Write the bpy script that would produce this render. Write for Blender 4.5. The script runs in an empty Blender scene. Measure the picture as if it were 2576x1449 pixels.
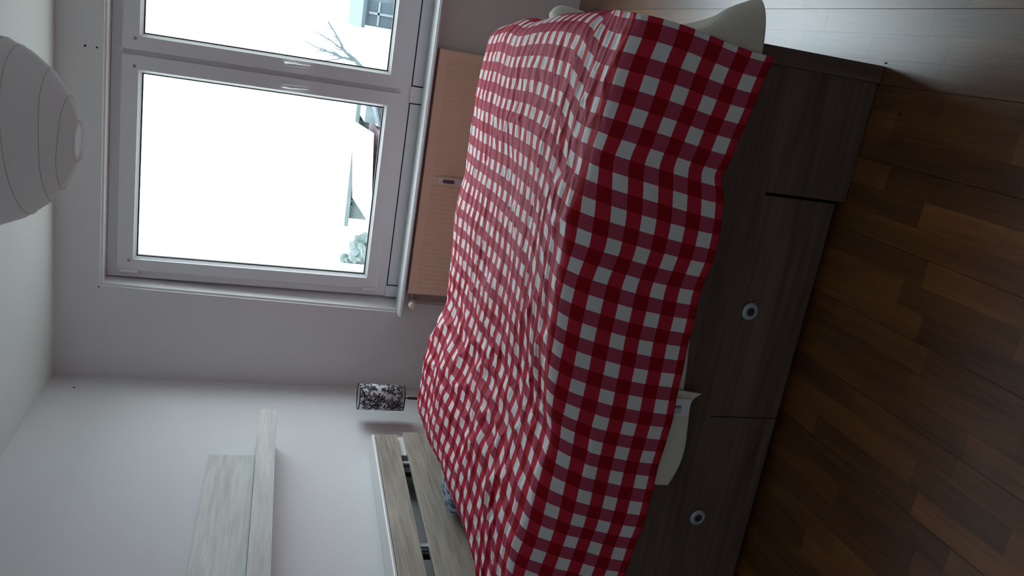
import bpy, bmesh, math, random
from mathutils import Vector, Matrix, noise
random.seed(7)
S = bpy.context.scene
COL = S.collection
PI = math.pi

# ------------------------------------------------------------------ camera
# a phone held on its side: the picture's left edge is the room's up
yaw, pitch, roll = 0.2995692, 0.2930669, -0.0810027
CAMPOS = Vector((2.08557, -4.47515, 1.52267))
fwd = Vector((-math.sin(yaw)*math.cos(pitch), math.cos(yaw)*math.cos(pitch), -math.sin(pitch)))
r0 = Vector((math.cos(yaw), math.sin(yaw), 0)); d0 = fwd.cross(r0)
rt = r0*math.cos(roll) + d0*math.sin(roll); dn = -r0*math.sin(roll) + d0*math.cos(roll)
cam_d = bpy.data.cameras.new('camera'); cam = bpy.data.objects.new('camera', cam_d); COL.objects.link(cam)
M = Matrix((( dn.x, rt.x, -fwd.x, CAMPOS.x), (dn.y, rt.y, -fwd.y, CAMPOS.y), (dn.z, rt.z, -fwd.z, CAMPOS.z), (0,0,0,1)))
cam.matrix_world = M
cam_d.sensor_width = 36; cam_d.lens = 2022.87/2576*36; cam_d.clip_start = .05; cam_d.clip_end = 300
S.camera = cam

# ------------------------------------------------------------------ world and light
w = bpy.data.worlds.new('overcast_sky'); S.world = w; w.use_nodes = True
bg = w.node_tree.nodes['Background']; bg.inputs[0].default_value = (.83, .92, 1.0, 1); bg.inputs[1].default_value = 8.2
S.view_settings.view_transform = 'Standard'; S.view_settings.look = 'None'
S.view_settings.exposure = 0.0; S.view_settings.gamma = 1.0
S.view_settings.use_curve_mapping = False
# sampling portal over the window opening (gives off no light of its own)
pl = bpy.data.lights.new('window_portal', 'AREA'); pl.shape = 'RECTANGLE'; pl.size = 2.5; pl.size_y = 1.6
pl.cycles.is_portal = True
po = bpy.data.objects.new('window_portal', pl); COL.objects.link(po)
po.location = (1.75, .40, 1.6); po.rotation_euler = (-PI/2, 0, 0)

# ------------------------------------------------------------------ materials
def nm(name):
    m = bpy.data.materials.new(name); m.use_nodes = True
    nt = m.node_tree; b = nt.nodes['Principled BSDF']; return m, nt, b
def N(nt, t, **kw):
    n = nt.nodes.new(t)
    for k, v in kw.items(): setattr(n, k, v)
    return n
def plain(name, col, rough=.5, metal=0, spec=.5, bump=0, bscale=60, var=0):
    m, nt, b = nm(name)
    b.inputs['Base Color'].default_value = (*col, 1); b.inputs['Roughness'].default_value = rough
    b.inputs['Metallic'].default_value = metal; b.inputs['Specular IOR Level'].default_value = spec
    if bump or var:
        tc = N(nt, 'ShaderNodeTexCoord'); no = N(nt, 'ShaderNodeTexNoise'); no.inputs['Scale'].default_value = bscale
        no.inputs['Detail'].default_value = 5
        nt.links.new(tc.outputs['Object'], no.inputs['Vector'])
        if bump:
            bp = N(nt, 'ShaderNodeBump'); bp.inputs['Strength'].default_value = bump; bp.inputs['Distance'].default_value = .004
            nt.links.new(no.outputs[0], bp.inputs['Height']); nt.links.new(bp.outputs[0], b.inputs['Normal'])
        if var:
            no2 = N(nt, 'ShaderNodeTexNoise'); no2.inputs['Scale'].default_value = 2.5; no2.inputs['Detail'].default_value = 4
            nt.links.new(tc.outputs['Object'], no2.inputs['Vector'])
            rp = N(nt, 'ShaderNodeValToRGB'); e = rp.color_ramp.elements
            e[0].color = tuple(c*(1-var) for c in col)+(1,); e[1].color = tuple(min(1, c*(1+var)) for c in col)+(1,)
            e[0].position = .3; e[1].position = .7
            nt.links.new(no2.outputs[0], rp.inputs[0]); nt.links.new(rp.outputs[0], b.inputs['Base Color'])
    return m
def wood(name, dark, light, axis, scale=1.0, rough=.5, spec=.4, tone=False, streak=9, coord='Object', bump=.15, toneamt=.35):
    """grain running along axis (0,1,2)"""
    m, nt, b = nm(name)
    tc = N(nt, 'ShaderNodeTexCoord'); mp = N(nt, 'ShaderNodeMapping')
    sc = [14*scale]*3; sc[axis] = 14*scale/streak
    mp.inputs['Scale'].default_value = sc
    nt.links.new(tc.outputs[coord], mp.inputs[0])
    n1 = N(nt, 'ShaderNodeTexNoise'); n1.inputs['Scale'].default_value = 1; n1.inputs['Detail'].default_value = 6; n1.inputs['Distortion'].default_value = .6
    nt.links.new(mp.outputs[0], n1.inputs['Vector'])
    mp2 = N(nt, 'ShaderNodeMapping'); sc2 = [95*scale]*3; sc2[axis] = 5*scale
    mp2.inputs['Scale'].default_value = sc2; nt.links.new(tc.outputs[coord], mp2.inputs[0])
    n2 = N(nt, 'ShaderNodeTexNoise'); n2.inputs['Scale'].default_value = 1; n2.inputs['Detail'].default_value = 3
    nt.links.new(mp2.outputs[0], n2.inputs['Vector'])
    mx = N(nt, 'ShaderNodeMath', operation='MULTIPLY_ADD'); mx.inputs[1].default_value = .45
    nt.links.new(n2.outputs[0], mx.inputs[0]); 
    m2 = N(nt, 'ShaderNodeMath', operation='MULTIPLY'); m2.inputs[1].default_value = .62
    nt.links.new(n1.outputs[0], m2.inputs[0]); nt.links.new(m2.outputs[0], mx.inputs[2])
    rp = N(nt, 'ShaderNodeValToRGB'); e = rp.color_ramp.elements
    e[0].position = .36; e[0].color = (*dark, 1); e[1].position = .68; e[1].color = (*light, 1)
    nt.links.new(mx.outputs[0], rp.inputs[0])
    src = rp.outputs[0]
    if tone:
        at = N(nt, 'ShaderNodeAttribute', attribute_name='tone')
        mr = N(nt, 'ShaderNodeMapRange'); mr.inputs['To Min'].default_value = 1-toneamt; mr.inputs['To Max'].default_value = 1+toneamt
        nt.links.new(at.outputs['Fac'], mr.inputs['Value'])
        vm = N(nt, 'ShaderNodeVectorMath', operation='SCALE')
        nt.links.new(rp.outputs[0], vm.inputs[0]); nt.links.new(mr.outputs[0], vm.inputs['Scale']); src = vm.outputs[0]
    nt.links.new(src, b.inputs['Base Color'])
    b.inputs['Roughness'].default_value = rough; b.inputs['Specular IOR Level'].default_value = spec
    bp = N(nt, 'ShaderNodeBump'); bp.inputs['Strength'].default_value = bump; bp.inputs['Distance'].default_value = .001
    nt.links.new(n2.outputs[0], bp.inputs['Height']); nt.links.new(bp.outputs[0], b.inputs['Normal'])
    return m

M_wall = plain('wall_paint', (.77, .76, .775), .85, spec=.2, bump=.25, bscale=90)
M_ceil = plain('ceiling_paint', (.74, .755, .74), .9, spec=.2, bump=.2, bscale=70)
M_pvc = plain('white_pvc', (.80, .80, .83), .28, spec=.5)
M_sill = plain('white_sill', (.85, .88, .90), .22, spec=.6)
M_gasket = plain('black_gasket', (.015, .02, .02), .6)
M_rad = plain('cream_radiator_enamel', (.88, .64, .49), .4, spec=.4)
M_radparts_shadow = plain('radiator_parts_and_shadow', (.45, .38, .36), .5)  # fins, brackets and pipe; also the tone of the box standing in for wall shadow
M_valve = plain('valve_plastic', (.85, .78, .66), .4)
M_meter = plain('meter_plastic', (.80, .74, .74), .4)
M_meterdark = plain('meter_window', (.10, .06, .09), .3)
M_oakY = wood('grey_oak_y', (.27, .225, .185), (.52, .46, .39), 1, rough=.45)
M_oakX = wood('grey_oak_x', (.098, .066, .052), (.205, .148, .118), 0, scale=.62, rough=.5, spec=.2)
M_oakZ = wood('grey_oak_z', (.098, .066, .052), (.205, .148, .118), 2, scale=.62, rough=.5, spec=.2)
M_paleoak = wood('whitewashed_oak', (.44, .42, .40), (.66, .64, .62), 1, rough=.5)
M_floor = wood('laminate_floor', (.165, .062, .018), (.335, .14, .042), 1, scale=1.1, rough=.34, spec=1.0, tone=True, streak=10, bump=.25)
fb = M_floor.node_tree.nodes['Principled BSDF']; fb.inputs['Coat Weight'].default_value = .55; fb.inputs['Coat Roughness'].default_value = .27; fb.inputs['Coat Tint'].default_value = (.92, .97, 1, 1)
M_dark = plain('dark_core', (.02, .018, .016), .8)
M_headwhite = plain('white_lacquer', (.82, .84, .84), .3)
M_alu = plain('brushed_aluminium', (.50, .60, .66), .3, metal=.25)
M_knobin = plain('knob_dark_inset', (.05, .04, .045), .5)
M_cream = plain('cream_cotton', (.78, .74, .64), .85, spec=.15, bump=.4, bscale=300)
M_creampad = plain('cream_pad', (.86, .84, .72), .85, spec=.1, bump=.5, bscale=220)
M_label = plain('white_label', (.90, .90, .95), .6)
M_ink = plain('label_ink', (.03, .04, .05), .6)
M_blackmetal = plain('black_metal', (.02, .02, .022), .35, spec=.5)
M_blackcloth = plain('black_trim', (.012, .014, .02), .6)
M_brownspot = plain('brown_screw_cap', (.42, .30, .20), .6)
M_hole = plain('hole_dark', (.05, .05, .06), .9)

# gingham: 4 cm checks on the cloth's own coordinates
def gingham():
    m, nt, b = nm('red_gingham')
    uv = N(nt, 'ShaderNodeUVMap'); sp = N(nt, 'ShaderNodeSeparateXYZ'); nt.links.new(uv.outputs[0], sp.inputs[0])
    def band(o):
        f = N(nt, 'ShaderNodeMath', operation='FRACT'); nt.links.new(o, f.inputs[0])
        g = N(nt, 'ShaderNodeMath', operation='GREATER_THAN'); g.inputs[1].default_value = .5
        nt.links.new(f.outputs[0], g.inputs[0]); return g.outputs[0]
    bu = band(sp.outputs[0]); bv = band(sp.outputs[1])
    def mix(fac, a, c):
        x = N(nt, 'ShaderNodeMix', data_type='RGBA'); nt.links.new(fac, x.inputs[0])
        for s, v in ((x.inputs[6], a), (x.inputs[7], c)):
            if isinstance(v, tuple): s.default_value = (*v, 1)
            else: nt.links.new(v, s)
        return x.outputs[2]
    r_a = mix(bu, (.86, .88, .88), (.52, .085, .15))      # no lengthwise band: white / dusty pink
    r_b = mix(bu, (.60, .030, .06), (.36, .008, .016))    # lengthwise band: crimson / deep red
    nt.links.new(mix(bv, r_a, r_b), b.inputs['Base Color'])
    b.inputs['Roughness'].default_value = .7; b.inputs['Specular IOR Level'].default_value = .06
    tc = N(nt, 'ShaderNodeTexCoord'); no = N(nt, 'ShaderNodeTexNoise'); no.inputs['Scale'].default_value = 22; no.inputs['Detail'].default_value = 3
    mp = N(nt, 'ShaderNodeMapping'); mp.inputs['Scale'].default_value = (.5, 1.4, 1)
    nt.links.new(tc.outputs['Object'], mp.inputs[0]); nt.links.new(mp.outputs[0], no.inputs['Vector'])
    bp = N(nt, 'ShaderNodeBump'); bp.inputs['Strength'].default_value = .25; bp.inputs['Distance'].default_value = .006
    nt.links.new(no.outputs[0], bp.inputs['Height']); nt.links.new(bp.outputs[0], b.inputs['Normal'])
    return m
M_ging = gingham()

def glass_mat():
    m, nt, b = nm('window_glass'); nt.nodes.remove(b); out = nt.nodes['Material Output']
    t = N(nt, 'ShaderNodeBsdfTransparent'); t.inputs[0].default_value = (.95, .98, .97, 1)
    g = N(nt, 'ShaderNodeBsdfGlossy'); g.inputs['Roughness'].default_value = .02
    x = N(nt, 'ShaderNodeMixShader'); x.inputs[0].default_value = .06
    nt.links.new(t.outputs[0], x.inputs[1]); nt.links.new(g.outputs[0], x.inputs[2]); nt.links.new(x.outputs[0], out.inputs[0])
    return m
M_glass = glass_mat()
def translucent(name, col, t=.45):
    m, nt, b = nm(name); out = nt.nodes['Material Output']
    b.inputs['Base Color'].default_value = (*col, 1); b.inputs['Roughness'].default_value = .8; b.inputs['Specular IOR Level'].default_value = .2
    tr = N(nt, 'ShaderNodeBsdfTranslucent'); tr.inputs[0].default_value = (*col, 1)
    x = N(nt, 'ShaderNodeMixShader'); x.inputs[0].default_value = t
    tc = N(nt, 'ShaderNodeTexCoord'); no = N(nt, 'ShaderNodeTexNoise'); no.inputs['Scale'].default_value = 14
    nt.links.new(tc.outputs['Object'], no.inputs['Vector'])
    bp = N(nt, 'ShaderNodeBump'); bp.inputs['Strength'].default_value = .3; bp.inputs['Distance'].default_value = .004
    nt.links.new(no.outputs[0], bp.inputs['Height']); nt.links.new(bp.outputs[0], b.inputs['Normal'])
    nt.links.new(b.outputs[0], x.inputs[1]); nt.links.new(tr.outputs[0], x.inputs[2]); nt.links.new(x.outputs[0], out.inputs[0])
    return m
M_paper = translucent('rice_paper', (.97, .96, .96), .5)
M_shade = translucent('lampshade_fabric', (.88, .86, .90), .3)
M_rib = plain('lantern_rib', (.66, .58, .50), .7)
# outdoor
M_snow = plain('snow', (.34, .355, .36), .9, bump=.3, bscale=3)
M_brick = plain('pale_brick', (.155, .105, .115), .9, var=.15)
M_facade = plain('grey_facade', (.095, .115, .135), .9, var=.25)
M_facade2 = plain('greenish_facade', (.12, .145, .145), .9, var=.2)
M_white_out = plain('white_outdoor_paint', (.16, .19, .20), .6)
M_hedge = plain('frosty_hedge', (.10, .125, .12), .9, var=.4)
M_bark = plain('pale_bark', (.075, .095, .10), .9, var=.2)
M_render = plain('cream_outer_reveal', (.80, .74, .52), .9)
M_darkout = plain('dark_outdoor', (.05, .07, .085), .8)

# ------------------------------------------------------------------ helpers
def link(name, bm, mat, parent=None, smooth=False, loc=None):
    me = bpy.data.meshes.new(name)
    bmesh.ops.recalc_face_normals(bm, faces=bm.faces)
    bm.to_mesh(me); bm.free()
    for m in (mat if isinstance(mat, (list, tuple)) else [mat]): me.materials.append(m)
    if smooth:
        for p in me.polygons: p.use_smooth = True
    o = bpy.data.objects.new(name, me); COL.objects.link(o)
    if parent: o.parent = parent
    if loc: o.location = loc
    return o
def tag(o, label=None, cat=None, group=None, kind=None):
    if label: o['label'] = label
    if cat: o['category'] = cat
    if group: o['group'] = group
    if kind: o['kind'] = kind
    return o
def empty(name, loc=(0, 0, 0), rz=0, **k):
    o = bpy.data.objects.new(name, None); COL.objects.link(o); o.empty_display_size = .1
    o.location = loc; o.rotation_euler = (0, 0, rz); return tag(o, **k)
def box(bm, x0, x1, y0, y1, z0, z1, bev=0, seg=2):
    vs = [bm.verts.new(c) for c in ((x0,y0,z0),(x1,y0,z0),(x1,y1,z0),(x0,y1,z0),(x0,y0,z1),(x1,y0,z1),(x1,y1,z1),(x0,y1,z1))]
    fs = [bm.faces.new([vs[i] for i in f]) for f in ((0,3,2,1),(4,5,6,7),(0,1,5,4),(1,2,6,5),(2,3,7,6),(3,0,4,7))]
    if bev:
        es = set(e for f in fs for e in f.edges)
        bmesh.ops.bevel(bm, geom=list(es), offset=bev, segments=seg, affect='EDGES', profile=.5)
def B(*a, **k):
    bm = bmesh.new(); box(bm, *a, **k); return bm
def cyl(bm, p0, p1, ra, rb=None, n=20, cap=True):
    rb = ra if rb is None else rb
    p0 = Vector(p0); p1 = Vector(p1); d = (p1-p0).normalized()
    u = d.orthogonal().normalized(); v = d.cross(u)
    a = []; b = []
    for i in range(n):
        t = 2*PI*i/n; o = u*math.cos(t)+v*math.sin(t)
        a.append(bm.verts.new(p0+o*ra)); b.append(bm.verts.new(p1+o*rb))
    for i in range(n): bm.faces.new((a[i], a[(i+1) % n], b[(i+1) % n], b[i]))
    if cap: bm.faces.new(a[::-1]); bm.faces.new(b)
def lathe(bm, pts, axis_o, ax=Vector((0, 0, 1)), n=32, close=False):
    ax = Vector(ax).normalized(); u = ax.orthogonal().normalized(); v = ax.cross(u); rows = []
    for r, h in pts:
        rows.append([bm.verts.new(Vector(axis_o)+ax*h+(u*math.cos(2*PI*i/n)+v*math.sin(2*PI*i/n))*max(r, 1e-5)) for i in range(n)])
    for a, b in zip(rows, rows[1:]+([rows[0]] if close else [])):
        for i in range(n): bm.faces.new((a[i], a[(i+1) % n], b[(i+1) % n], b[i]))
    if not close: bmesh.ops.remove_doubles(bm, verts=rows[0]+rows[-1], dist=2e-5)
def tube(bm, pts, r, n=8):
    pts = [Vector(p) for p in pts]; rows = []
    for i, p in enumerate(pts):
        d = (pts[min(i+1, len(pts)-1)]-pts[max(i-1, 0)]).normalized()
        u = d.cross(Vector((.3, .2, 1))).normalized(); v = d.cross(u)
        rr = r[i] if isinstance(r, (list, tuple)) else r
        rows.append([bm.verts.new(p+(u*math.cos(2*PI*k/n)+v*math.sin(2*PI*k/n))*rr) for k in range(n)])
    for a, b in zip(rows, rows[1:]):
        for k in range(n): bm.faces.new((a[k], a[(k+1) % n], b[(k+1) % n], b[k]))
    bm.faces.new(rows[0][::-1]); bm.faces.new(rows[-1])
def lerp(tab, x):
    """piecewise smooth table lookup, tab sorted ascending"""
    if x <= tab[0][0]: return tab[0][1]
    for (a, va), (b, vb) in zip(tab, tab[1:]):
        if x <= b:
            t = (x-a)/(b-a); return va+(vb-va)*t
    return tab[-1][1]
def sm(a, b, x):
    t = min(1, max(0, (x-a)/(b-a))); return t*t*(3-2*t)

# ------------------------------------------------------------------ room shell
RX, RY, RZ = 3.75, -5.15, 2.6
WX0, WX1, WZ0, WZ1 = .555, 2.965, .775, 2.372          # window opening
WT = .36                                                # wall thickness
floor = link('floor', B(0, RX, RY, 0, -.12, -.011), M_dark); tag(floor, kind='structure')
link_c = tag(link('ceiling', B(-.2, RX+.2, RY-.2, WT, RZ, RZ+.15), M_ceil), kind='structure')
wl = tag(link('wall_left', B(-.2, 0, RY-.2, WT, -.12, RZ), M_wall), kind='structure')
tag(link('wall_right', B(RX, RX+.2, RY-.2, WT, -.12, RZ), M_wall), kind='structure')
tag(link('wall_front', B(0, RX, RY-.2, RY, -.12, RZ), M_wall), kind='structure')
bm = bmesh.new()
def grid_wall(bm, xs, zs, skip, y0, y1):
    V = {}
    for i, x in enumerate(xs):
        for k, z in enumerate(zs):
            for j, y in enumerate((y0, y1)): V[i, k, j] = bm.verts.new((x, y, z))
    nx, nz = len(xs)-1, len(zs)-1
    solid = lambda i, k: 0 <= i < nx and 0 <= k < nz and (i, k) not in skip
    for i in range(nx):
        for k in range(nz):
            if not solid(i, k): continue
            bm.faces.new((V[i,k,0], V[i+1,k,0], V[i+1,k+1,0], V[i,k+1,0]))
            bm.faces.new((V[i,k,1], V[i,k+1,1], V[i+1,k+1,1], V[i+1,k,1]))
            if not solid(i-1, k): bm.faces.new((V[i,k,0], V[i,k+1,0], V[i,k+1,1], V[i,k,1]))
            if not solid(i+1, k): bm.faces.new((V[i+1,k,0], V[i+1,k,1], V[i+1,k+1,1], V[i+1,k+1,0]))
            if not solid(i, k-1): bm.faces.new((V[i,k,0], V[i,k,1], V[i+1,k,1], V[i+1,k,0]))
            if not solid(i, k+1): bm.faces.new((V[i,k+1,0], V[i+1,k+1,0], V[i+1,k+1,1], V[i,k+1,1]))
grid_wall(bm, (0, WX0, WX1, RX), (-.12, WZ0, WZ1, RZ), {(1, 1)}, 0, .17)
# rounded plaster arris round the opening on the room side
es = [e for e in bm.edges if all(abs(v.co.y) < 1e-6 and WX0-1e-4 < v.co.x < WX1+1e-4 and WZ0-1e-4 < v.co.z < WZ1+1e-4 for v in e.verts)]
bmesh.ops.bevel(bm, geom=es, offset=.012, segments=3, affect='EDGES')
for v in bm.verts:
    if v.co.y < .02 and .4 < v.co.x < 1.0 and v.co.z > .5 and v.co.z < 2.5: v.co.x -= .036*(WZ1-v.co.z)/(WZ1-WZ0)+.012
wb = tag(link('wall_back', bm, M_wall), kind='structure')
bm = bmesh.new(); grid_wall(bm, (-.2, WX0+.110, WX1-.080, RX+.2), (-.12, WZ0+.0, WZ1-.02, RZ+.15), {(1, 1)}, .1705, WT)
link('outer_wall', bm, M_render, wb)
for x, z, r in ((1.758, 2.466, .006), (1.758, 2.414, .005), (.525, 2.387, .004)):
    bm = bmesh.new(); cyl(bm, (x, .001, z), (x, -.0012, z), r, n=12); link('screw_hole', bm, M_hole, wb)
bm = bmesh.new(); cyl(bm, (-.001, -.149, 2.469), (.0012, -.149, 2.469), .006, n=12); link('screw_hole', bm, M_hole, wl)

# laminate strips: each one a piece where the photograph shows it, the rest joined
SW = .0652
def strip_mesh(bm, x0, x1, y0, y1, dz, lay, t):
    n0 = len(bm.verts); box(bm, x0, x1, y0, y1, -.012, dz)
    bm.faces.ensure_lookup_table()
    for f in list(bm.faces)[-6:]:
        for l in f.loops: l[lay] = (t, t, t, 1)
rest = bmesh.new(); rl = rest.loops.layers.color.new('tone'); nstrip = 0
nc = int(RX/SW)+1
for c in range(nc):
    x0 = c*SW; x1 = min(RX, x0+SW); board = c//3
    if x0 >= RX-.002: continue
    off = random.Random(board*13+5).random()*1.28
    y = -off-(c % 3)*.13; 
    y = min(0, y+.9) if False else y
    ys = [0.0]; yy = -(random.Random(c*3+1).uniform(.08, .4))
    while yy > RY: ys.append(yy); yy -= random.Random(int(c*991+len(ys)*37)).uniform(.27, .46)
    ys.append(RY)
    g0 = .0006 if c % 3 == 0 else .00012; g1 = .0006 if c % 3 == 2 else .00012
    for a, b in zip(ys[1:], ys[:-1]):
        t = random.random()**1.0; dz = random.uniform(-.00015, 0)
        vis = (x1 > 1.15 and x0 < 2.75 and b > -3.75 and a < -2.5) or (x1 > 2.18 and x0 < 2.75 and b > -3.75)
        if vis and nstrip < 290:
            s = bmesh.new(); lay = s.loops.layers.color.new('tone')
            strip_mesh(s, x0+g0, x1-g1, a+.00015, b-.00015, dz, lay, t); link('floor_strip', s, M_floor, floor); nstrip += 1
        else: strip_mesh(rest, x0+g0, x1-g1, a+.00015, b-.00015, dz, rl, t)
tag(link('floor_strips', rest, M_floor, floor), kind='stuff')

# ------------------------------------------------------------------ window
win = empty('window_1', (0, 0, 0), kind='structure')
def ring(bm, x0, x1, z0, z1, t, y0, y1, bev=.004, tt=None):
    """rectangular frame of bar width t (left,right,bottom,top)"""
    l, r_, b_, t_ = t if isinstance(t, tuple) else (t,)*4
    xs = (x0, x0+l, x1-r_, x1); zs = (z0, z0+b_, z1-t_, z1)
    n0 = set(bm.edges)
    grid_wall(bm, xs, zs, {(1, 1)}, y0, y1)
    if bev:
        es = [e for e in bm.edges if e not in n0 and len(e.link_faces) == 2 and e.calc_face_angle(0) > .5]
        bmesh.ops.bevel(bm, geom=es, offset=bev, segments=2, affect='EDGES')
FY = .10
bm = bmesh.new()
ring(bm, WX0+.002, WX1-.002, .853, WZ1-.002, (.045, .045, .06, .055), FY+.01, FY+.068)
box(bm, 1.725, 1.785, FY+.0105, FY+.0675, .91, 2.32)
link('outer_frame', bm, M_pvc, win)
# lower infill zone: rail, post and two recessed panels with a black joint
bm = bmesh.new()
box(bm, WX0+.002, .622, FY+.0, FY+.068, .775, .854); box(bm, 1.703, 1.791, FY-.003, FY+.068, .775, .854); box(bm, 2.87, WX1-.002, FY, FY+.068, .775, .854)
link('bottom_rail', bm, M_pvc, win)
for a, b in ((.622, 1.703), (1.791, 2.87)):
    g = link('panel_gasket', B(a, b, FY+.016, FY+.05, .775, .853), M_gasket, win)
    link('infill_panel', B(a+.007, b-.007, FY+.006, FY+.045, .775, .8465, bev=.002), M_pvc, g)
def sash(x0, x1, gx0, gx1, gz0, gz1, hx, hingex):
    z0, z1 = .905, 2.318
    bm = bmesh.new(); ring(bm, x0, x1, z0, z1, (gx0-x0-.014, x1-gx1-.014, gz0-z0-.014, z1-gz1-.014), FY-.012, FY+.05, bev=.006)
    # glazing bead sloping to the pane
    b = .015; o = []
    for (ox, y) in ((0, FY-.004), (b, FY+.014)):
        o.append([bm.verts.new(c) for c in ((gx0-b+ox, y, gz0-b+ox), (gx1+b-ox, y, gz0-b+ox), (gx1+b-ox, y, gz1+b-ox), (gx0-b+ox, y, gz1+b-ox))])
    for i in range(4): bm.faces.new((o[0][i], o[0][(i+1) % 4], o[1][(i+1) % 4], o[1][i]))
    s = link('sash', bm, M_pvc, win)
    bm = bmesh.new(); ring(bm, gx0-.002, gx1+.002, gz0-.002, gz1+.002, .008, FY+.0145, FY+.03, bev=0); link('gasket', bm, M_gasket, s)
    link('glass_pane', B(gx0+.004, gx1-.004, FY+.02, FY+.0215, gz0+.004, gz1-.004), M_glass, s)
    # handle: rosette, neck and lever hanging down
    bm = bmesh.new(); y = FY-.012
    box(bm, hx-.014, hx+.014, y-.009, y, 1.455, 1.545, bev=.004)
    cyl(bm, (hx, y, 1.525), (hx, y-.04, 1.525), .009, n=16)
    tube(bm, [(hx, y-.036, 1.533), (hx, y-.041, 1.50), (hx+.002, y-.042, 1.455), (hx+.004, y-.038, 1.402)], [.010, .010, .0085, .0075], n=12)
    link('window_handle', bm, M_pvc, s, smooth=True)
    for (sx, sz) in ((x0+.055, z1-.06), (x1-.055, z1-.06)):
        bm = bmesh.new(); cyl(bm, (sx, y+.001, sz), (sx, y-.0008, sz), .009, n=14); link('screw_cap', bm, M_brownspot, s)
    for (sz0, sz1) in ((2.21, 2.30), (.915, 1.0)):
        bm = bmesh.new(); box(bm, hingex-.008, hingex+.008, FY-.022, FY-.0, sz0, sz1, bev=.004); link('hinge', bm, M_pvc, s)
sash(.603, 1.743, .679, 1.658, .989, 2.2246, 1.70, .598)
sash(1.769, 2.925, 1.851, 2.838, .989, 2.2246, 1.812, 2.930)
bm = bmesh.new()
box(bm, .497, 3.01, -.092, .10, .757, .775, bev=0)
es = [e for e in bm.edges if all(v.co.y < -.09 for v in e.verts) and abs((e.verts[0].co-e.verts[1].co).x) > .1]
bmesh.ops.bevel(bm, geom=es, offset=.008, segments=3, affect='EDGES')
for v in bm.verts: v.co.z += .02*0
link('window_sill', bm, M_sill, win, loc=(0, 0, .012))

# ------------------------------------------------------------------ radiator below the sill
rad = empty('radiator', (.64, -.03, .14), label='cream panel radiator with vertical flutes mounted under the window sill', cat='radiator')
def rp(name, bm, mat, par=rad, **k):
    o = link(name, bm, mat, par, **k)
    if par is rad: o.location = (-.64, .05, -.14)
    return o
bm = bmesh.new(); x0, x1 = .645, 2.02; z0, z1 = .15, .752
pts = []; n = 50; pitchx = (x1-x0-.07)/n
prof = [(x0, -.098), (x0+.006, -.104), (x0+.035, -.104)]
for i in range(n):
    a = x0+.035+i*pitchx
    prof += [(a+pitchx*.15, -.104), (a+pitchx*.35, -.1005), (a+pitchx*.65, -.1005), (a+pitchx*.85, -.104)]
prof += [(x1-.035, -.104), (x1-.006, -.104), (x1, -.098)]
rows = []
for z in (z0+.045, z0+.06, z1-.06, z1-.045):
    flat = z in (z0+.045, z1-.045)
    rows.append([bm.verts.new((x, -.104 if (flat and y > -.104 and y < -.1) else y, z)) for x, y in prof])
bot = [bm.verts.new((x, -.104 if y < -.0975 else y, z0)) for x, y in prof]; top = [bm.verts.new((x, -.104 if y < -.0975 else y, z1)) for x, y in prof]
rows = [bot]+rows+[top]
for a, b in zip(rows, rows[1:]):
    for i in range(len(a)-1): bm.faces.new((a[i], a[i+1], b[i+1], b[i]))
box(bm, x0+.002, x1-.002, -.0975, -.094, z0+.002, z1-.002)
rp('front_panel', bm, M_rad)
bm = bmesh.new(); box(bm, x0+.01, x1-.01, -.045, -.03, z0+.01, z1-.01, bev=.004); rp('rear_panel', bm, M_rad)
bm = bmesh.new()
for i in range(44):
    a = x0+.03+i*.03; box(bm, a, a+.018, -.09, -.05, z0+.03, z1-.03)
rp('convector_fins', bm, M_radparts_shadow)
for a, b in ((x0-.002, x0+.001), (x1-.001, x1+.002)): rp('side_cover', B(a, b, -.094, -.03, z0, z1), M_rad)
bm = bmesh.new(); box(bm, x0, x1, -.094, -.03, z1-.004, z1)
rp('top_grille', bm, M_rad)
for xx in (.9, 1.75): rp('wall_bracket', B(xx, xx+.03, -.03, -.0201, .2, .7), M_radparts_shadow)
bm = bmesh.new()
cyl(bm, (.645, -.072, .722), (.590, -.072, .722), .012, n=16); cyl(bm, (.590, -.072, .735), (.590, -.072, .69), .013, n=16)
cyl(bm, (.590, -.072, .69), (.590, -.072, .0), .008, n=12)
rp('wall_shadow_box', B(.566, .640, -.048, -.0205, .0, .715, bev=.003), M_radparts_shadow)  # grey-brown box added to stand in for the shadow on the wall here
bm_ = bm
rp('supply_pipe', bm, M_radparts_shadow, smooth=False)
bm = bmesh.new(); lathe(bm, [(0, 0), (.016, 0), (.021, .006), (.0225, .04), (.020, .055), (.014, .061), (0, .062)], (.588, -.084, .722), (-.1, -1, 0), n=24)
v = rp('thermostat_head', bm, M_valve, smooth=True)
bm = bmesh.new(); box(bm, 1.303, 1.342, -.128, -.104, .535, .672, bev=.004)
mt = rp('heat_meter', bm, M_meter); tag(mt, label='small white heat meter with dark oval window')
bm = bmesh.new(); prof = []
for i in range(24):
    t = 2*PI*i/24; prof.append(bm.verts.new((1.3225+.0105*math.cos(t), -.1295, .612+.010*math.sin(t)+(.024 if math.sin(t) > 0 else -.024))))
bm.faces.new(prof); r_ = bmesh.ops.extrude_face_region(bm, geom=bm.faces[:]); bmesh.ops.translate(bm, vec=(0, .002, 0), verts=[g for g in r_['geom'] if isinstance(g, bmesh.types.BMVert)])
link('meter_window', bm, M_meterdark, mt)

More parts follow.
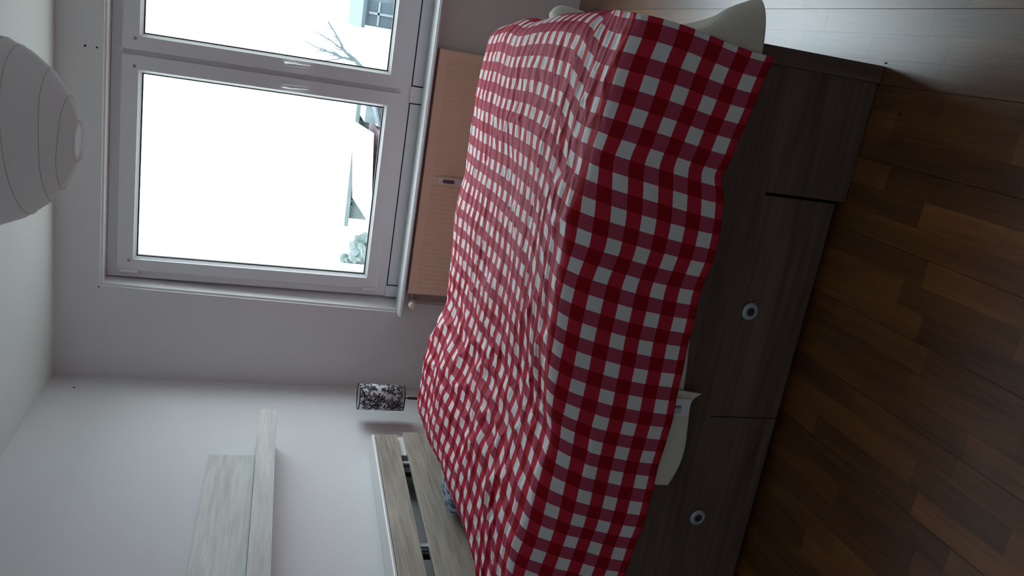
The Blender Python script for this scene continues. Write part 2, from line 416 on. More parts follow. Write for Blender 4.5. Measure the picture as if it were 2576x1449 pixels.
# ------------------------------------------------------------------ bed (own frame: x from foot to head is negative, y towards the window)
XO, YB, TH = 2.1997, -2.5703, 0.0112
BL, BW = 2.05, 1.70
bed = empty('bed', (XO, YB, 0), TH, label='grey oak double bed with slatted headboard and two knobbed drawers', cat='bed')
def bp_(name, bm, mat, par=bed, **k): return link(name, bm, mat, par, **k)
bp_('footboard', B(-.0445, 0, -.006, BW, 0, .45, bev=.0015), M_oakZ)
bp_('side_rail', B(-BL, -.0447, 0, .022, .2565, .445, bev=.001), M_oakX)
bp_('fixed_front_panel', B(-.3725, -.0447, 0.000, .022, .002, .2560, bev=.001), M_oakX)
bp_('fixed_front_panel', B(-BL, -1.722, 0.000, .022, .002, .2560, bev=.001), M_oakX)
for a, b in ((-1.0435, -.3815), (-1.7195, -1.0465)):
    bm = bmesh.new(); box(bm, a, b, .004, .022, .028, .2545, bev=.0012)
    dr = bp_('drawer', bm, M_oakX)
    bm = bmesh.new()
    box(bm, a+.03, a+.045, .0225, .55, .035, .2, 0); box(bm, b-.045, b-.03, .0225, .55, .035, .2, 0); box(bm, a+.045, b-.045, .535, .55, .035, .2); box(bm, a+.045, b-.045, .0225, .535, .035, .045)
    link('drawer_box', bm, M_dark, dr)
    kx = (a+b)/2+(.0 if a > -1.1 else .0); kz = .2135; ko = Vector((kx, .004, kz))
    bm = bmesh.new(); lathe(bm, [(.0, 0), (.020, 0), (.020, .002), (.0250, .0035), (.0260, .005), (.0252, .0065), (.0195, .0092), (.0125, .0104), (.0122, .0092), (0, .0092)], ko, (0, -1, 0), n=36)
    link('knob', bm, M_alu, dr, smooth=True)
    bm = bmesh.new(); lathe(bm, [(.0120, .0085), (.0120, .0102), (.010, .0106), (0, .0106)], ko, (0, -1, 0), n=28)
    link('knob_inset', bm, M_knobin, dr, smooth=False)
bm = bmesh.new(); box(bm, -BL, -.0447, BW-.022, BW, .0, .44, bev=.001); bp_('far_side_rail', bm, M_oakX)
bp_('base_panel', B(-BL+.02, -.0447, .024, BW-.024, .275, .30), M_oakX)
bp_('centre_plinth', B(-BL+.02, -.06, .84, .86, .0, .274), M_dark)
bp_('inner_plinth', B(-1.70, -.385, .60, .615, .0, .274), M_dark)
# headboard, a touch out of level like the real one
hb = math.radians(1.15)
def hz(y): return .955-(y-1.0)*math.tan(hb)*1.0
def slat(name, z0, z1, mat, x0=-2.072, x1=-2.05, ya=-.04, yb=1.80, bev=.002):
    bm = bmesh.new(); box(bm, x0, x1, ya, yb, z0, z1, bev=bev)
    for v in bm.verts: v.co.z += -(v.co.y-1.0)*math.tan(hb)
    return bp_(name, bm, mat)
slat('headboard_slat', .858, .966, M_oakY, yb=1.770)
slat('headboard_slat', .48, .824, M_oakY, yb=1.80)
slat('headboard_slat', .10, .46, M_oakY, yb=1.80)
# white top cap with rounded front edge, reaching back to the wall
bm = bmesh.new(); box(bm, -2.172, -2.052, -.04, 1.775, .967, .985, bev=.007, seg=3)
for v in bm.verts: v.co.z += -(v.co.y-1.0)*math.tan(hb)
tag(bp_('headboard_cap', bm, M_headwhite, smooth=False), label='white cap strip along headboard top')
bm = bmesh.new(); box(bm, -2.100, -2.0735, 1.60, 1.79, 0, .935, bev=.002); tag(bp_('end_post', bm, M_headwhite), label='white end post seen through the slat gap')
bm = bmesh.new(); box(bm, -2.12, -2.0735, -.03, .06, 0, .96, bev=.002); bp_('end_post', bm, M_headwhite)
for ya, yb in ((1.44, 1.598), (.805, .835)):
    bm = bmesh.new(); box(bm, -2.100, -2.0735, ya, yb, 0, .95, bev=.002); tag(bp_('support_post', bm, M_dark), label='dark support post behind the slats')
for ya in (1.50, .838):
    bm = bmesh.new(); box(bm, -2.0732, -2.060, ya, ya+.022, .80, .90, bev=.002); bp_('slat_bracket', bm, M_alu)

# ------------------------------------------------------------------ mattress
def soft_box(bm, x0, x1, y0, y1, z0, z1, r, sag=0):
    box(bm, x0, x1, y0, y1, z0, z1, bev=r, seg=6)
bm = bmesh.new(); soft_box(bm, -2.035, -.06, .035, 1.665, .302, .635, .06)
mat_ = tag(link('mattress', bm, M_cream, smooth=True), label='cream mattress lying on the bed under the gingham duvet', cat='mattress')
mat_.location = (XO, YB, 0); mat_.rotation_euler = (0, 0, TH)

# ------------------------------------------------------------------ duvet
HEM = [(-2.1, .47), (-1.55, .445), (-1.387, .429), (-1.216, .416), (-1.026, .411), (-.8, .416), (-.66, .414), (-.56, .398), (-.47, .403), (-.377, .418), (-.336, .426), (-.293, .414), (-.189, .396), (-.088, .381), (-.03, .366), (.05, .36)]
RID = [(-2.1, .755), (-1.85, .765), (-1.506, .776), (-1.326, .747), (-1.154, .713), (-.934, .761), (-.8, .769), (-.7, .774), (-.6, .782), (-.5, .793), (-.44, .777), (-.354, .752), (-.247, .754), (-.082, .731), (0, .712), (.06, .70)]
MID = [(-2.1, .715), (-1.98, .735), (-1.75, .79), (-1.5, .765), (-1.3, .715), (-1.0, .72), (-.5, .735), (-.15, .735), (.0, .705), (.06, .69)]
FAR = [(-2.1, .74), (-1.98, .760), (-1.87, .785), (-1.7, .793), (-1.55, .787), (-1.43, .766), (-1.33, .732), (-1.25, .709), (-1.15, .719), (-.83, .737), (-.67, .724), (-.3, .722), (-.16, .714), (-.05, .703), (.06, .66)]
def smooth_tab(tab, x, w=.035): return (lerp(tab, x-w)+2*lerp(tab, x)+lerp(tab, x+w))/4
def catmull(P, n):
    out = []
    for i in range(len(P)-1):
        p0 = P[max(i-1, 0)]; p1 = P[i]; p2 = P[i+1]; p3 = P[min(i+2, len(P)-1)]
        for k in range(n):
            t = k/n; out.append(.5*((2*p1)+(-p0+p2)*t+(2*p0-5*p1+4*p2-p3)*t*t+(-p0+3*p1-3*p2+p3)*t**3))
    out.append(P[-1]); return out
def duvet():
    NV = 390; NU = 400
    PER = .0806
    bm = bmesh.new(); uvl = bm.loops.layers.uv.new('UVMap')
    prof = {}
    def profile(x):
        h = smooth_tab(HEM, x, .02); r = smooth_tab(RID, x); m = smooth_tab(MID, x, .06); f = smooth_tab(FAR, x, .04)
        P = [Vector(c) for c in ((-.056, h), (-.052, h+.10), (-.045, h+.21), (-.030, r-.075), (-.006, r-.030), (.045, r), (.16, r-.002), (.45, (m+r)/2-.004), (.8, m), (1.2, (m+f)/2+.004),
                                 (1.5, f+.006), (1.6, f), (1.70, f-.035), (1.752, f-.12), (1.765, .45))]
        C = catmull(P, 14)
        # resample by arc length
        L = [0]
        for a, b in zip(C, C[1:]): L.append(L[-1]+(b-a).length)
        return C, L
    def samp(C, L, s):
        s = max(0, min(L[-1]-1e-6, s)); lo, hi = 0, len(L)-1
        while hi-lo > 1:
            m = (lo+hi)//2
            if L[m] <= s: lo = m
            else: hi = m
        t = (s-L[lo])/(L[hi]-L[lo]); return C[lo].lerp(C[hi], t)
    LV = 2.46; LU = 1.985
    grid = []
    cache = {}
    for i in range(NU+1):
        row = []
        for j in range(NV+1):
            v = LV*j/NV
            front = 1-sm(.36, .80, v)                    # 1 on the hanging side
            D = .085*sm(.42, .95, v)                       # turned down over the foot end
            a = -D+(LU+D)*i/NU
            # foot edge line on the hanging side
            xe = -.030+.052*sm(.0, .42, v)+.020*sm(.42, .8, v)-(.040*sm(1.35, 2.1, v)+.022*math.exp(-((v-1.46)/.15)**2))*(1-sm(0, .45, a))
            R = .075+.03*sm(.6, 1.0, v)
            if D > 0 and a < R*1.57:
                ta = max(0, a)/R; k = min(PI/2, (R*1.57-a)/R)
                if a < 0: k = PI/2
                x = xe-R+R*math.sin(k); dz = -R*(1-math.cos(k))+min(0, a)*.96
                bl = sm(0, .06, D)
                x = xe-max(a, 0)*(1-bl)-(xe-x)*bl if a > 0 else x+(1-bl)*(-a)*0
                dz *= bl
                if a < 0: x += .012*math.sin(PI*a/.2)*-1*0
            else:
                x = xe-a-(R-R*1.57 if D > 0 else 0)*sm(0, .06, D); dz = 0
            key = round(x, 3)
            if key not in cache: cache[key] = profile(key)
            C, L = cache[key]
            p = samp(C, L, v); y, z = p.x, p.y+dz
            # normal of profile for displacement
            q = samp(C, L, v+.01); q0 = samp(C, L, v-.01); tg = (q-q0); tg = tg.normalized() if tg.length > 1e-6 else Vector((0, 1))
            ny, nz = -tg.y, tg.x
            # wrinkles
            P3 = Vector((x, v, 0))
            top = 1-front
            low = noise.noise(Vector((x*3.1, v*3.0, 3.3)))*(.004+.008*sm(.9, 1.4, a))+noise.noise(Vector((x*6.5, v*5.5, 9.1)))*.005
            wr = 0
            wz = Vector((x*2.2+noise.noise(Vector((x*4, v*4, 7)))*.35, v*13+noise.noise(Vector((x*5, v*2, 1)))*1.2, 0))
            c1 = 1-abs(noise.noise(wz))*2.6
            ridgeband = math.exp(-((v-.52)/.20)**2)
            wr += max(0, c1)**2*(.0035*top+.004*ridgeband)
            wz2 = Vector((x*6+v*5+11, v*9-x*4, 4.7))
            c2 = 1-abs(noise.noise(wz2))*3
            wr += max(0, c2)**2*(.003*top+.0035*ridgeband)
            c4 = 1-abs(noise.noise(Vector((x*5.5+v*1.5, v*24-x*5, 14.2))))*4.5
            wr += max(0, c4)**2*.0022*max(ridgeband, .55*top)
            # diagonal folds near the pillows
            fx = math.exp(-((x+1.35)/.28)**2)
            c3 = 1-abs(noise.noise(Vector((x*9+v*2.2, v*3.5-x*3, 2.2))))*2.2
            wr += max(0, c3)*.012*fx*top
            fr = front*(noise.noise(Vector((x*5.5, v*1.6, 5.0)))*.010+noise.noise(Vector((x*13, v*3, 8.0)))*.003)*(1.2-v)
            disp = low*(.35+.65*top)+wr+fr
            # tuck near the notch in the hem
            disp += -.014*math.exp(-((x+.345)/.022)**2)*max(0, 1-v/.10)
            y += ny*disp; z += nz*disp
            # head end dips between the pillows
            hd = sm(1.86, 2.02, a)
            z -= .05*hd*hd*top
            if a > 1.9:
                x += .040*math.exp(-((y-1.08)/.10)**2)*sm(1.86, 2.0, a)
                z -= .0*hd
            x += noise.noise(Vector((v*4, a*3, 20)))*.006
            # cloth grid drifts a little where it was pulled askew
            warp = .25+1.0*sm(.8, 1.5, a)
            du = noise.noise(Vector((x*1.7, v*1.9, 31)))*.030*warp
            dv = noise.noise(Vector((x*2.0, v*1.5, 47)))*.026*sm(.02, .3, v)*warp
            row.append((bm.verts.new((x, y, z)), (a+du*sm(0, .2, v)+du*.2, v+dv)))
        grid.append(row)
    V0 = .0225/PER                                        # hem starts inside a red band
    for i in range(NU):
        for j in range(NV):
            c = (grid[i][j], grid[i+1][j], grid[i+1][j+1], grid[i][j+1])
            f = bm.faces.new([k[0] for k in c])
            for l, k in zip(f.loops, c): l[uvl].uv = (k[1][0]/PER+20.3, k[1][1]/PER+21-V0)
    o = link('duvet', bm, M_ging, smooth=True)
    md = o.modifiers.new('thickness', 'SOLIDIFY'); md.thickness = .0035; md.offset = -1
    return o
dv = duvet(); dv.location = (XO, YB, 0); dv.rotation_euler = (0, 0, TH)
tag(dv, 'red and white gingham duvet draped over the whole double bed', 'duvet')

# ------------------------------------------------------------------ cream pad hanging out below the hem
def sheet(name, mat, rows, nsub=8, thick=.004, parent=None, nz=0, seed=0, sol=True):
    """rows: list of lists of points; smoothed both ways into a cloth"""
    R1 = []
    for r in rows: R1.append(catmull([Vector(p) for p in r], nsub))
    cols = []
    for j in range(len(R1[0])): cols.append(catmull([r[j] for r in R1], nsub))
    bm = bmesh.new(); g = []
    for c in cols:
        g.append([bm.verts.new(p+Vector((0, -1, .3))*noise.noise(Vector((p.x*9+seed, p.y*9, p.z*9)))*nz) for p in c])
    for a, b in zip(g, g[1:]):
        for k in range(len(a)-1): bm.faces.new((a[k], a[k+1], b[k+1], b[k]))
    o = link(name, bm, mat, parent, smooth=True)
    if sol: md = o.modifiers.new('thickness', 'SOLIDIFY'); md.thickness = thick; md.offset = 0
    return o
y0 = -.030
pad = sheet('mattress_pad', M_creampad, [
    [(-.940, .02, .50), (-.945, -.012, .46), (-.950, y0, .40), (-.957, y0-.004, .326)],
    [(-.985, .02, .50), (-.985, -.012, .46), (-.990, y0, .40), (-.985, y0-.004, .352)],
    [(-1.05, .02, .50), (-1.05, -.012, .46), (-1.06, y0, .40), (-1.055, y0-.004, .346)],
    [(-1.12, .02, .50), (-1.12, -.012, .46), (-1.13, y0, .40), (-1.125, y0-.004, .338)],
    [(-1.18, .02, .50), (-1.18, -.012, .46), (-1.19, y0, .41), (-1.19, y0-.004, .343)],
    [(-1.25, .02, .51), (-1.25, -.012, .47), (-1.25, y0, .42), (-1.250, y0-.004, .363)]], thick=.006, nz=.003)
pad.location = (XO, YB, 0); pad.rotation_euler = (0, 0, TH)
tag(pad, 'cream mattress pad corner hanging below the duvet hem above the drawers', 'mattress pad')
lb = link('care_label', B(-1.025, -.972, y0-.0125, y0-.0115, .357, .425), M_label, pad); tag(lb, label='white sewn-in label with barcode')
bm = bmesh.new(); z = .0; yy = y0-.013
xb = -1.002
rnd = random.Random(4)
zz = .383
while zz < .423:
    wd = rnd.choice((.0006, .0011, .0017)); box(bm, xb, xb+.010, yy, yy+.0006, zz, zz+wd); zz += wd+rnd.choice((.0006, .001))
for xa, za, zb in ((-1.0085, .382, .397), (-1.0145, .382, .424)):
    zz = za
    while zz < zb:
        wd = rnd.uniform(.0012, .0022); box(bm, xa, xa+.0022*rnd.uniform(.7, 1), yy, yy+.0006, zz, zz+wd); zz += wd+.0006
link('barcode_print', bm, M_ink, lb)
ps = sheet('bed_sheet', M_cream, [
    [(-.40, .01, .50), (-.40, -.012, .46), (-.40, -.0200, .42), (-.40, -.022, .405)],
    [(-.56, .01, .50), (-.56, -.012, .46), (-.56, -.0200, .41), (-.56, -.022, .391)],
    [(-.70, .01, .50), (-.70, -.012, .46), (-.70, -.0200, .41), (-.70, -.022, .400)],
    [(-.80, .01, .50), (-.80, -.012, .46), (-.80, -.0200, .41), (-.80, -.022, .396)],
    [(-.88, .01, .50), (-.88, -.012, .46), (-.88, -.0200, .41), (-.88, -.022, .385)],
    [(-.95, .01, .50), (-.95, -.012, .46), (-.95, -.0200, .40), (-.955, -.022, .378)]], thick=.003, nz=.002)
ps.location = (XO, YB, 0); ps.rotation_euler = (0, 0, TH)
tag(ps, 'thin cream sheet edge showing under the duvet hem above the first drawer', 'bed sheet')
# cream blanket bulging out round the foot corner
bl = sheet('blanket', M_cream, [
    [(-.16, -.030, .56), (-.15, -.034, .50), (-.13, -.036, .45), (-.12, -.038, .405)],
    [(-.06, -.026, .58), (-.055, -.034, .52), (-.045, -.040, .46), (-.040, -.044, .395)],
    [(-.022, -.010, .60), (.000, -.026, .545), (.030, -.044, .475), (.050, -.050, .410)],
    [(-.015, .040, .61), (.006, .025, .545), (.066, .010, .478), (.098, .000, .405)],
    [(-.015, .15, .60), (.004, .14, .53), (.050, .12, .455), (.104, .115, .37)],
    [(-.015, .40, .60), (.004, .40, .53), (.020, .38, .46), (.030, .38, .36)],
    [(-.015, .72, .60), (.004, .72, .53), (.014, .72, .46), (.018, .72, .38)],
    [(.000, .93, .640), (.035, .93, .655), (.062, .93, .615), (.040, .93, .50)],
    [(-.015, 1.15, .60), (.004, 1.15, .53), (.014, 1.15, .46), (.018, 1.15, .38)],
    [(-.015, 1.5, .58), (.004, 1.5, .52), (.014, 1.5, .46), (.018, 1.5, .40)]], thick=.006, nz=.004, seed=5)
bl.location = (XO, YB, 0); bl.rotation_euler = (0, 0, TH)
tag(bl, 'cream blanket corner bulging out from under the duvet at the foot end', 'blanket')
# pillow peeping out at the headboard
def pillow(cx, cy, cz, a, b, c):
    bm = bmesh.new(); bmesh.ops.create_uvsphere(bm, u_segments=40, v_segments=24, radius=1)
    for v in bm.verts:
        x, y, z = v.co
        r = max(1e-6, (abs(x)**3.2+abs(y)**3.2)**(1/3.2)); rr = math.hypot(x, y)
        k = rr/r if rr > 1e-6 else 1
        X, Y = x*k, y*k
        ed = max(abs(X), abs(Y))
        Z = math.copysign(abs(z)**.8, z)
        v.co = Vector((cx+a*X*(1-.06*(1-ed)), cy+b*Y, cz+c*Z+noise.noise(Vector((X*4, Y*4, z)))*.006))
    return bm
def blue_mat():
    m, nt, b = nm('blue_floral_cotton'); tc = N(nt, 'ShaderNodeTexCoord'); vo = N(nt, 'ShaderNodeTexNoise'); vo.inputs['Scale'].default_value = 28
    vo.inputs['Detail'].default_value = 3; vo.inputs['Distortion'].default_value = 1.5
    nt.links.new(tc.outputs['Object'], vo.inputs['Vector']); rp_ = N(nt, 'ShaderNodeValToRGB'); e = rp_.color_ramp.elements
    e[0].color = (.05, .09, .20, 1); e[0].position = .38; e[1].color = (.62, .68, .74, 1); e[1].position = .60
    k = e.new(.47); k.color = (.22, .32, .46, 1)
    nt.links.new(vo.outputs[0], rp_.inputs[0]); nt.links.new(rp_.outputs[0], b.inputs['Base Color']); b.inputs['Roughness'].default_value = .8; return m
pw = link('pillow', pillow(-1.832, 1.075, .694, .200, .135, .054), blue_mat(), smooth=True)
pw.location = (XO, YB, 0); pw.rotation_euler = (0, 0, TH)
tag(pw, 'blue and white patterned pillow edge peeping out between duvet and headboard', 'pillow')

# ------------------------------------------------------------------ wall shelf
sh = empty('wall_shelf', (0, -1.7, 1.435), label='whitewashed oak L-shaped wall shelf above the headboard', cat='shelf')
o = link('back_panel', B(.0005, .018, -2.75, -.858, 1.521, 1.733, bev=.001), M_paleoak, sh); o.location = (0, 1.7, -1.435)
o = link('shelf_board', B(.0005, .20, -2.75, -.724, 1.437, 1.520, bev=.0012), M_paleoak, sh); o.location = (0, 1.7, -1.435)

# ------------------------------------------------------------------ floor lamp with floral shade
LX, LY = .150, -.435
lamp = empty('floor_lamp', (LX, LY, 0), label='slim black lamp with black and white floral drum shade in the corner', cat='lamp')
SR, SZ0, SZ1 = .071, .765, 1.008
bm = bmesh.new(); lathe(bm, [(0, 0), (.11, 0), (.115, .006), (.11, .014), (.02, .022), (0, .022)], (0, 0, 0), n=40); link('lamp_base', bm, M_blackmetal, lamp, smooth=True)
bm = bmesh.new(); cyl(bm, (0, 0, .02), (0, 0, .735), .0075, n=16); link('lamp_pole', bm, M_blackmetal, lamp)
bm = bmesh.new(); cyl(bm, (0, 0, .735), (0, 0, .82), .0040, n=14); cyl(bm, (0, 0, .82), (0, 0, .87), .016, n=18)
for k in range(3): t = k*2*PI/3; cyl(bm, (.0, 0, .80), (SR*math.cos(t), SR*math.sin(t), .80), .0015, n=6)
link('lamp_socket', bm, M_blackmetal, lamp)
bm = bmesh.new(); lathe(bm, [(.0, .87), (.012, .872), (.022, .90), (.021, .925), (.0, .94)], (0, 0, 0), n=20); link('light_bulb', bm, M_meter, lamp, smooth=True)
bm = bmesh.new(); lathe(bm, [(SR, SZ0), (SR, SZ1), (SR-.0015, SZ1), (SR-.0015, SZ0)], (0, 0, 0), n=160, close=True)
shd = link('lamp_shade', bm, M_shade, lamp, smooth=True)
for z in (SZ0, SZ1):
    bm = bmesh.new(); lathe(bm, [(SR+.0006, z-.003), (SR+.0012, z), (SR+.0006, z+.003), (SR-.0022, z+.002), (SR-.0022, z-.002)], (0, 0, 0), n=64, close=True); link('shade_rim', bm, M_blackcloth, shd)
# printed flowers: thin ink shapes lying on the shade
bm = bmesh.new(); rnd = random.Random(11)
def ink(pts):
    vs = [bm.verts.new(((SR+.0008)*math.cos(s/SR), (SR+.0008)*math.sin(s/SR), z)) for s, z in pts if True]
    if len(vs) > 2: bm.faces.new(vs)
def strip_ink(path, w0):
    for (a, b) in zip(path, path[1:]):
        dx, dz = b[0]-a[0], b[1]-a[1]; l = math.hypot(dx, dz) or 1; nx, nz = -dz/l*w0/2, dx/l*w0/2
        ink([(a[0]+nx, a[1]+nz), (b[0]+nx, b[1]+nz), (b[0]-nx, b[1]-nz), (a[0]-nx, a[1]-nz)])
def leaf(s, z, ang, L, W):
    ca, sa = math.cos(ang), math.sin(ang); top_ = []; bot_ = []
    for i in range(6):
        t = i/5; ww = W*math.sin(PI*min(1, t**.8))
        top_.append((s+ca*L*t-sa*ww, z+sa*L*t+ca*ww)); bot_.append((s+ca*L*t+sa*ww, z+sa*L*t-ca*ww))
    for i in range(5): ink([top_[i], top_[i+1], bot_[i+1], bot_[i]])
def rose(s, z, R):
    for k, rr in enumerate((.95, .62, .32)):
        npet = 6-k; path = []
        for i in range(33):
            t = 2*PI*i/32; r = R*rr*(1+.16*abs(math.sin(t*npet/2+k))); path.append((s+r*math.cos(t), z+r*math.sin(t)))
        strip_ink(path, R*(.22 if k else .17))
    for i in range(5):
        t = rnd.uniform(0, 2*PI); strip_ink([(s+R*.3*math.cos(t), z+R*.3*math.sin(t)), (s+R*.9*math.cos(t+.5), z+R*.9*math.sin(t+.5))], R*.16)
    for k in range(3): leaf(s+R*.9*math.cos(k*2.1+s*90), z+R*.9*math.sin(k*2.1+s*90), k*2.1+s*90, R*1.0, R*.36)
circ = 2*PI*SR; placed = []
lo, hi = SZ0+.014, SZ1-.014
tries = 0
while len(placed) < 110 and tries < 4000:
    tries += 1; s, z = rnd.uniform(0, circ), rnd.uniform(lo, hi)
    if all(min(abs(s-a), circ-abs(s-a))**2+(z-b)**2 > .0215**2 for a, b in placed): placed.append((s, z))
for i, (s, z) in enumerate(placed):
    if i % 3 != 2: rose(s, min(hi-.003, max(lo+.003, z)), rnd.uniform(.0088, .0122))
    # stem with leaves leaving each place
    ang = rnd.uniform(0, 2*PI); path = [(s, z)]
    for k in range(7):
        ang += rnd.uniform(-.5, .5); nx_, nz_ = path[-1][0]+.0055*math.cos(ang), path[-1][1]+.0055*math.sin(ang)
        if not lo-.006 < nz_ < hi+.006: break
        path.append((nx_, nz_))
        if k > 1: leaf(nx_, nz_, ang+rnd.choice((-1, 1))*rnd.uniform(.7, 1.2), rnd.uniform(.010, .015), rnd.uniform(.0034, .0050))
    strip_ink(path, .0016)
link('floral_print', bm, M_blackcloth, shd)

# ------------------------------------------------------------------ paper lantern
LC = Vector((1.750, -2.595, 2.118)); LR = .198
lan = empty('paper_lantern', (LC.x, LC.y, RZ), label='round white paper lantern hanging from the ceiling', cat='lantern')
def lpt(th_, ph):
    rr = LR*(1+.012*math.sin(5*th_+2)*math.cos(ph))
    # paper sags between the ribs
    return Vector((rr*math.cos(ph)*math.cos(th_), rr*math.cos(ph)*math.sin(th_), rr*.97*math.sin(ph)))
ribs = [-1.3, -1.05, -.80, -.52, -.28, -.03, .22, .47, .72, .97, 1.2]
bm = bmesh.new(); rows = []; nseg = 96
phs = []
lim = 1.36
allr = [-lim]+ribs[1:-1]+[lim]
for a, b in zip(allr, allr[1:]):
    for k in range(6): phs.append((a+(b-a)*k/6, math.sin(PI*k/6)))
phs.append((lim, 0))
for ph, sag in phs:
    rows.append([bm.verts.new(lpt(2*PI*i/nseg, ph)*(1-.010*sag*(1+.3*math.sin(i*1.7)))+Vector((0, 0, 0))) for i in range(nseg)])
for a, b in zip(rows, rows[1:]):
    for i in range(nseg): bm.faces.new((a[i], a[(i+1) % nseg], b[(i+1) % nseg], b[i]))
off = LC-Vector((LC.x, LC.y, RZ))
o = link('paper_shade', bm, M_paper, lan, smooth=True); o.location = off
rndl = random.Random(3)
for k, ph in enumerate(allr[1:-1]):
    bm = bmesh.new(); tl = rndl.uniform(.03, .10)*rndl.choice((-1, 1)); ph2 = rndl.uniform(0, 6)
    pts = []
    for i in range(65):
        t = 2*PI*i/64; p = lpt(t, ph+tl*math.sin(t+ph2)); pts.append(p*1.0005)
    tube(bm, pts, .0007, n=5); o = link('rib', bm, M_rib, lan); o.location = off
bm = bmesh.new()
zr = LR*.97*math.sin(-lim); rr = LR*math.cos(lim)
lathe(bm, [(rr-.001, zr-.002), (rr+.0015, zr-.004), (rr+.0015, zr+.002), (rr-.001, zr+.002)], (0, 0, 0), n=48, close=True)
o = link('bottom_ring', bm, M_paper, lan); o.location = off
bm = bmesh.new(); lathe(bm, [(rr-.004, -zr-.002), (rr+.003, -zr-.004), (rr+.003, -zr+.004), (rr-.004, -zr+.004)], (0, 0, 0), n=48, close=True)
for k in range(2): t = k*PI/2; cyl(bm, (rr*math.cos(t), rr*math.sin(t), -zr), (-rr*math.cos(t), -rr*math.sin(t), -zr), .0015, n=6)
o = link('top_ring', bm, M_rib, lan); o.location = off
bm = bmesh.new(); cyl(bm, (0, 0, .06), (0, 0, RZ-LC.z-.02), .003, n=8); cyl(bm, (0, 0, .02), (0, 0, .06), .017, n=18); o = link('cord_and_socket', bm, M_pvc, lan); o.location = off
bm = bmesh.new(); lathe(bm, [(0, 0), (.045, 0), (.045, -.012), (.03, -.03), (0, -.032)], (0, 0, 0), n=32); link('ceiling_cup', bm, M_pvc, lan, smooth=True)

# ------------------------------------------------------------------ crumbs on the floor
for (x, y, s, lab) in ((2.2085, -2.577, .0035, 'tiny dark crumb on the floor beside the bed foot corner'), (2.0863, -2.685, .005, 'dark speck on the floor before the fixed front panel')):
    bm = bmesh.new(); bmesh.ops.create_icosphere(bm, subdivisions=1, radius=s)
    for v in bm.verts: v.co = Vector((v.co.x*.7+rnd.uniform(-.3, .3)*s, v.co.y*1.3, v.co.z*.4+s*.36))
    o = link('crumb', bm, M_knobin); o.location = (x, y, 0); tag(o, lab, 'crumb')

# ------------------------------------------------------------------ outside
GZ = -2.9
gr = tag(link('snowy_ground', B(-60, 60, .5, 120, GZ-.2, GZ), M_snow), kind='structure')
ga = empty('garage', (-1.8, 17, GZ), label='low brick garage with a snow covered roof seen through the left pane', cat='building')
def out(name, bm, mat, par): 
    o = link(name, bm, mat, par); o.location = -Vector(par.location); return o
out('brick_wall', B(-2.98, -.62, 17.1, 20.3, GZ, -.985), M_brick, ga)
bm = bmesh.new(); vs = [bm.verts.new(c) for c in ((-3.1, 17.0, -.975), (-.62, 17.0, -.775), (-.78, 20.4, -.50), (-3.1, 20.4, -.73), (-3.1, 17.0, -1.00), (-.62, 17.0, -.80), (-.78, 20.4, -.60), (-3.1, 20.4, -.83))]
for f in ((0,1,2,3),(7,6,5,4),(0,4,5,1),(1,5,6,2),(2,6,7,3),(3,7,4,0)): bm.faces.new([vs[i] for i in f])
out('snowy_roof', bm, M_snow, ga)
hs = empty('row_house', (-2, 22, GZ), label='grey house wall and eave behind the snow covered garage roof', cat='building')
out('house_wall', B(-3.9, .1, 21, 24, GZ, -.72), M_facade2, hs)
out('eave', B(-4.1, -.15, 20.7, 24.2, -.72, -.60), M_facade2, hs)
for k in range(17): out('eave_bracket', B(-3.5+k*.19, -3.43+k*.19, 20.75, 20.98, -.80, -.721), M_darkout, hs)

pc = empty('porch', (-.3, 17, GZ), label='pale porch with slanting roof to the right of the brick garage', cat='building')
out('porch_wall', B(-.48, .62, 18.0, 19.6, GZ, -.62), M_facade2, pc)
bm = bmesh.new(); vs = [bm.verts.new(c) for c in ((-.52, 17.6, -.98), (.7, 17.6, -.60), (.7, 18.2, -.50), (-.52, 18.2, -.88), (-.52, 17.6, -1.03), (.7, 17.6, -.66), (.7, 18.2, -.57), (-.52, 18.2, -.95))]
for f in ((0,1,2,3),(7,6,5,4),(0,4,5,1),(1,5,6,2),(2,6,7,3),(3,7,4,0)): bm.faces.new([vs[i] for i in f])
out('slanting_roof', bm, M_facade, pc)
out('white_post', B(-.50, -.44, 17.65, 17.72, GZ, -.9), M_snow, pc)
gb = empty('grey_house', (3, 18, GZ), label='grey blue house with white cross window bars at right pane', cat='building')
out('facade', B(2.02, 6.5, 18, 23, GZ, -.30), M_facade, gb)
out('roof_edge', B(1.95, 6.6, 17.8, 23.2, -.34, -.25), M_darkout, gb)
for xx in (2.35, 3.4, 4.5):
    p_ = out('window', B(xx-.30, xx+.30, 17.97, 18.0, -1.15, -.42), M_darkout, gb)
    bm = bmesh.new(); box(bm, xx-.03, xx+.03, 17.93, 17.969, -1.15, -.42); box(bm, xx-.30, xx+.30, 17.93, 17.968, -.70, -.65)
    link('cross_bar', bm, M_white_out, p_)
sr = tag(link('snowy_shed', B(1.0, 1.90, 15.2, 17.4, GZ, -.25), M_snow), 'snow white shed between the bare tree and the grey house', 'shed')
def hedge(name, x0, x1, y, z1, seed, lab):
    bm = bmesh.new(); rnd = random.Random(seed)
    for k in range(230):
        c = Vector((rnd.uniform(x0, x1), y+rnd.uniform(-.5, .5), rnd.uniform(GZ+.3, z1)))
        bmesh.ops.create_icosphere(bm, subdivisions=2, radius=rnd.uniform(.09, .20), matrix=Matrix.Translation(c))
    for v in bm.verts: v.co += Vector((noise.noise(v.co*5), noise.noise(v.co*5+Vector((9, 0, 0))), noise.noise(v.co*5+Vector((0, 9, 0)))))*.16
    return tag(link(name, bm, M_hedge), lab, 'hedge')
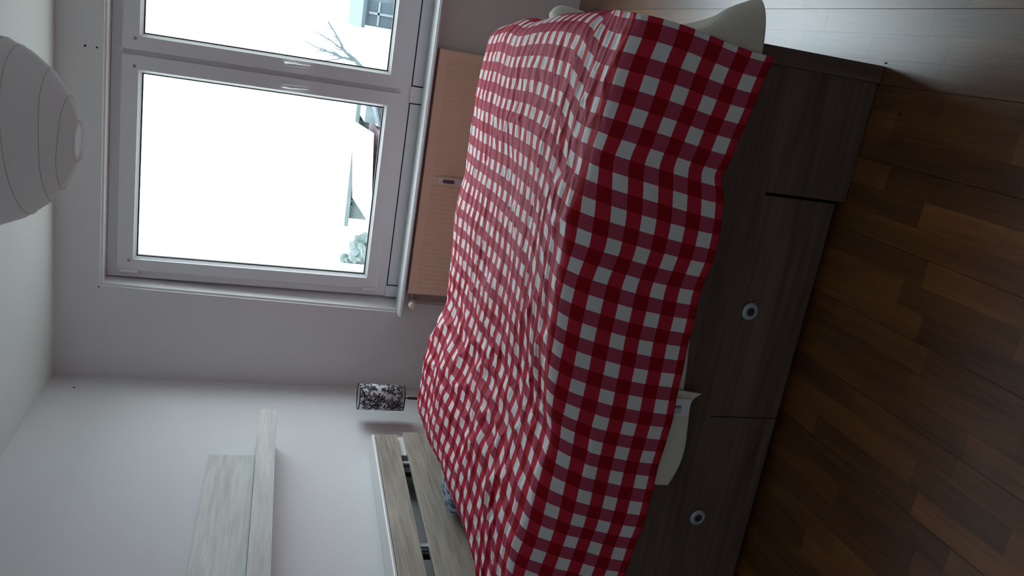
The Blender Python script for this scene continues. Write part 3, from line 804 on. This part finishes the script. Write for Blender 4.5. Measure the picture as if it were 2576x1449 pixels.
hedge('hedge', -4.25, -3.15, 15.4, -.50, 3, 'frosty grey hedge beside the brick garage')
hedge('bush', -4.9, -4.4, 17.8, -.45, 5, 'loose pale bush rising beyond the garage end')
hedge('bush', -3.9, -3.5, 14.0, -.95, 8, 'low pale bush in front of the hedge at the pane corner')
def tree():
    bm = bmesh.new(); rnd = random.Random(21); Y = 12
    def limb(pts, ra, rb, twigs):
        P = catmull([Vector((x, Y+dy, z)) for x, dy, z in pts], 5); n = len(P)-1
        tube(bm, [p+Vector((rnd.uniform(-.008, .008), 0, rnd.uniform(-.008, .008))) for p in P], [ra+(rb-ra)*i/n for i in range(n+1)], n=6)
        for i in range(twigs):
            k = rnd.randint(n//3, n); d = (P[k]-P[max(0, k-2)]).normalized(); sd = rnd.choice((-1, 1))
            d = (d+Vector((sd*rnd.uniform(.3, .9), rnd.uniform(-.4, .4), rnd.uniform(.0, .5)))).normalized(); L = rnd.uniform(.15, .4); q = [P[k]]
            for j in range(4): d = (d+Vector((rnd.uniform(-.2, .2), 0, rnd.uniform(-.1, .25)))).normalized(); q.append(q[-1]+d*L/4)
            r = (ra+(rb-ra)*k/n)*.5; tube(bm, q, [r, r*.8, r*.6, r*.45, r*.3], n=4)
    limb([(1.02, 0, GZ), (1.05, 0, -1.2), (1.12, 0, -.10), (1.27, 0, .16)], .11, .050, 0)
    limb([(1.25, 0, .13), (1.42, 0, .36), (1.52, .1, .50), (1.64, .1, .56), (1.86, .2, .72), (2.0, .2, .83)], .042, .008, 9)
    limb([(1.36, 0, .27), (1.37, -.1, .42), (1.40, -.1, .62), (1.46, -.1, .86), (1.50, 0, 1.05), (1.58, 0, 1.25)], .032, .006, 10)
    limb([(1.52, .1, .50), (1.66, 0, .78), (1.74, 0, .98), (1.78, 0, 1.15)], .016, .005, 5)
    limb([(1.38, -.1, .50), (1.30, -.2, .70), (1.27, -.2, .95)], .014, .005, 4)
    return bm
tr = tag(link('bare_tree', tree(), M_bark), 'bare branching tree outside the right window pane', 'tree')
